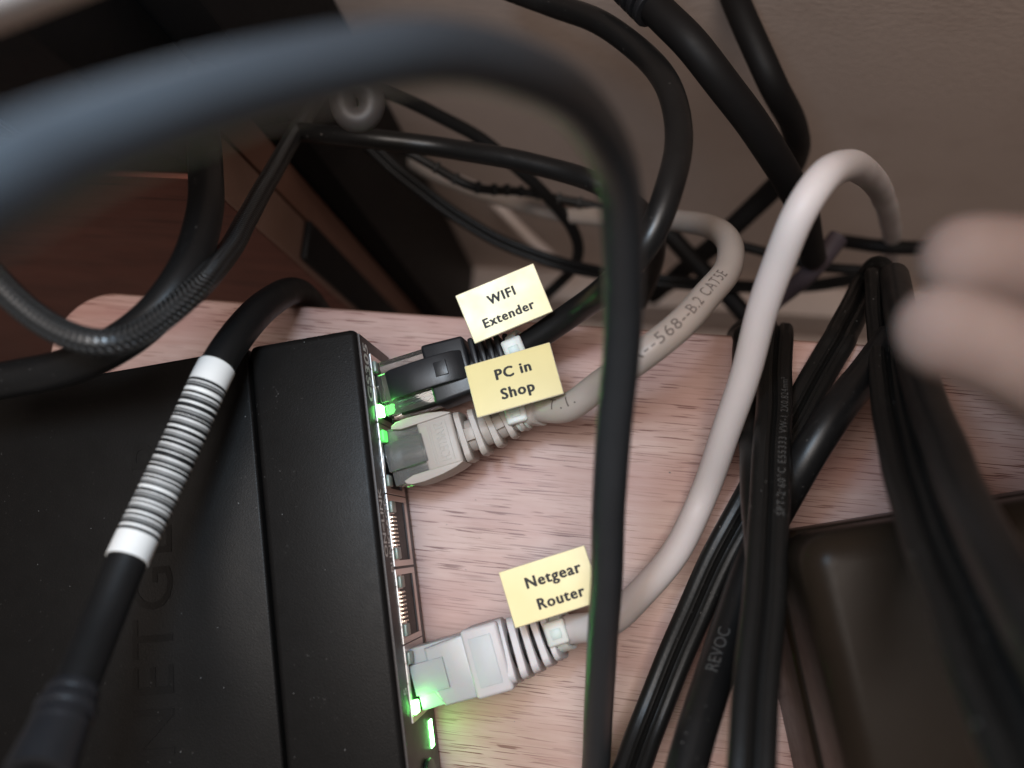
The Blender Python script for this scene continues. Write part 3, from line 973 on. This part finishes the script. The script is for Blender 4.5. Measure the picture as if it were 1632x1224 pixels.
cable('mains_cable', [(1425, 440, 52), (1440, 520, 60), (1480, 650, 74), (1530, 780, 90), (1590, 900, 106), (1660, 1030, 122), (1760, 1180, 140)], 7.4, M['blackcable'],
      'blurred black power cord passing just below the finger tips at the right', cat='power cord', group='power cords at the right', clamp=False)

# power adapter
adz = 52
c0, c1 = at_z(1266, 852, adz), at_z(1600, 797, adz)
exx = (c1 - c0).normalized(); eyy = Vector((exx.y, -exx.x, 0))
if eyy.y > 0: eyy = -eyy
ad = thing('power_adapter', c0 + exx * 35 + eyy * 30 - Vector((0, 0, adz)), 'black power adapter block with rounded edges at the lower right', 'power adapter')
bm = bmesh.new()
rr = 5.5
pol = []
Wd, Hd = 90, 60
for cx_, cy_, a0 in ((Wd - rr, Hd - rr, 0), (rr, Hd - rr, 90), (rr, rr, 180), (Wd - rr, rr, 270)):
    for k in range(7):
        a = math.radians(a0 + 15 * k); pol.append((cx_ + rr * math.cos(a), cy_ + rr * math.sin(a)))
prism(bm, Frame(c0 - Vector((0, 0, adz)), exx, eyy, (0, 0, 1)), pol, .2, adz - 24, 1.0, 3)
finish(bm, 'lower_shell', M['adapter'], ad)
bm = bmesh.new()
prism(bm, Frame(c0 - Vector((0, 0, adz)), exx, eyy, (0, 0, 1)), [(.3 + x_ * (1 - .6 / Wd), .3 + y_ * (1 - .6 / Hd)) for x_, y_ in pol], adz - 23.8, adz, 4.5, 5)
finish(bm, 'upper_shell', M['adapter'], ad)
# smoky plastic clip behind the front cable
bm = bmesh.new()
cp = Path([at_d(x, y, 165) for x, y in ((548, 128), (545, 165), (556, 188), (578, 192), (592, 178), (594, 155), (584, 138), (566, 134))], 2, step=.5, clamp=False)
sweep(bm, cp, circle(2.5, 20), step=.4)
o = finish(bm, 'cable_clip', M['clip'], None, origin=cp.p[0])
tag(o, 'smoky translucent plastic clip peeping out under the front cable', 'cable clip')

# out of focus beige thing in the top left corner
c = at_d(-20, -112, 80)
bm = bmesh.new()
box(bm, Frame(c, C2W @ Vector((.93, .36, 0)), C2W @ Vector((-.36, .93, 0)), C2W @ Vector((0, 0, 1))), -22, 22, -8.2, 10, -4, 4, 2.5, 4)
tag(finish(bm, 'beige_casing', M['beige'], None, origin=c), 'pale beige casing far out of focus in the upper left corner', 'casing')

# ------------------------------------------------------------------ hand at the right
def limb(bm, pts, rad, n=18):
    pth = Path(pts, 1, step=1.0, clamp=False)
    cum = [0]
    for i in range(1, len(pts)): cum.append(cum[-1] + (Vector(pts[i]) - Vector(pts[i - 1])).length)
    def sc(f):
        d = f * cum[-1]
        for i in range(1, len(cum)):
            if d <= cum[i] + 1e-6:
                k = (d - cum[i - 1]) / (cum[i] - cum[i - 1]); return rad[i - 1] * (1 - k) + rad[i] * k
        return rad[-1]
    def tip(f):
        d = f * pth.L
        r = sc(f)
        r *= 1 + .05 * math.cos(d / 3.6) - .05 * math.exp(-((d - 17) / .9) ** 2) - .04 * math.exp(-((d - 20) / .8) ** 2)
        if d < r: r *= math.sqrt(max(.02, 1 - ((r - d) / r) ** 2))
        return r
    sweep(bm, pth, circle(1.0, n), scale=tip, step=.7)
    return pth
hp = at_d(2000, 560, 92.0)
hand = thing('person_hand', hp, 'bare finger tips of a hand, out of focus, reaching in from the right edge', 'hand')
bm = bmesh.new()
limb(bm, [at_d(1430, 508, 81.0), at_d(1500, 527, 81.0), at_d(1600, 560, 80.0), at_d(1720, 610, 82.8), at_d(1900, 670, 90.2)], [4.14, 4.51, 4.88, 6.07, 8.28])
limb(bm, [at_d(1462, 428, 89.2), at_d(1540, 418, 88.3), at_d(1650, 430, 88.3), at_d(1800, 470, 91.1), at_d(1960, 540, 93.8)], [4.51, 4.97, 5.52, 6.62, 7.91])
limb(bm, [at_d(1700, 380, 106.7), at_d(1780, 330, 103.0), at_d(1880, 370, 99.4), at_d(1990, 500, 97.5)], [5.52, 6.44, 6.99, 7.91])
limb(bm, [at_d(1740, 320, 114.1), at_d(1830, 260, 109.5), at_d(1930, 310, 104.0), at_d(2040, 470, 101.2)], [5.15, 5.98, 6.62, 7.54])
limb(bm, [at_d(1800, 270, 120.5), at_d(1880, 210, 115.9), at_d(1980, 270, 109.5), at_d(2090, 450, 104.9)], [4.60, 5.15, 5.70, 6.62])
limb(bm, [at_d(1880, 600, 92.9), at_d(2050, 560, 97.5), at_d(2300, 620, 101.2)], [11.96, 17.48, 18.40])
ho = finish(bm, 'skin', M['skin'], hand)
md = ho.modifiers.new('remesh', 'REMESH'); md.mode = 'VOXEL'; md.voxel_size = .0007; md.use_smooth_shade = True
ms = ho.modifiers.new('smooth', 'SMOOTH'); ms.iterations = 8

# specks of dust and crumbs lying on the table and the switch
bm = bmesh.new()
rg = random.Random(11)
spots = [(758, 797, 0), (712, 836, 0), (764, 857, 0), (742, 908, 0), (648, 640, 0), (900, 735, 0), (1068, 753, 0), (820, 1150, 0), (345, 735, 27.3), (380, 802, 27.3), (250, 745, 27.3), (320, 1080, 27.3), (252, 1135, 27.3), (288, 1198, 27.3), (347, 1000, 27.3), (500, 1112, 27.3), (508, 1112, 27.1), (468, 1105, 27.1), (450, 820, 27.1), (166, 826, 27.3), (145, 842, 27.3), (60, 900, 27.3), (485, 545, 27.1)]
for k in range(9):
    spots.append((rg.uniform(10, 560), rg.uniform(640, 1215), 27.3))
for x_, y_, z_ in spots:
    p = at_z(x_, y_, z_ + .06)
    a = rg.uniform(0, 6.28); r_ = rg.uniform(.04, .10) * (1.3 if z_ == 0 else 1)
    box(bm, Frame(p, (math.cos(a), math.sin(a), .2), (-math.sin(a), math.cos(a), 0), (0, 0, 1)), -r_ * rg.uniform(1, 2.2), r_, -r_, r_ * .8, -.05, r_, .02, 1)
tag(finish(bm, 'dust', M['label_grey'], None, origin=SW_T), 'pale specks of dust scattered on the switch and the table', 'dust', kind='stuff')
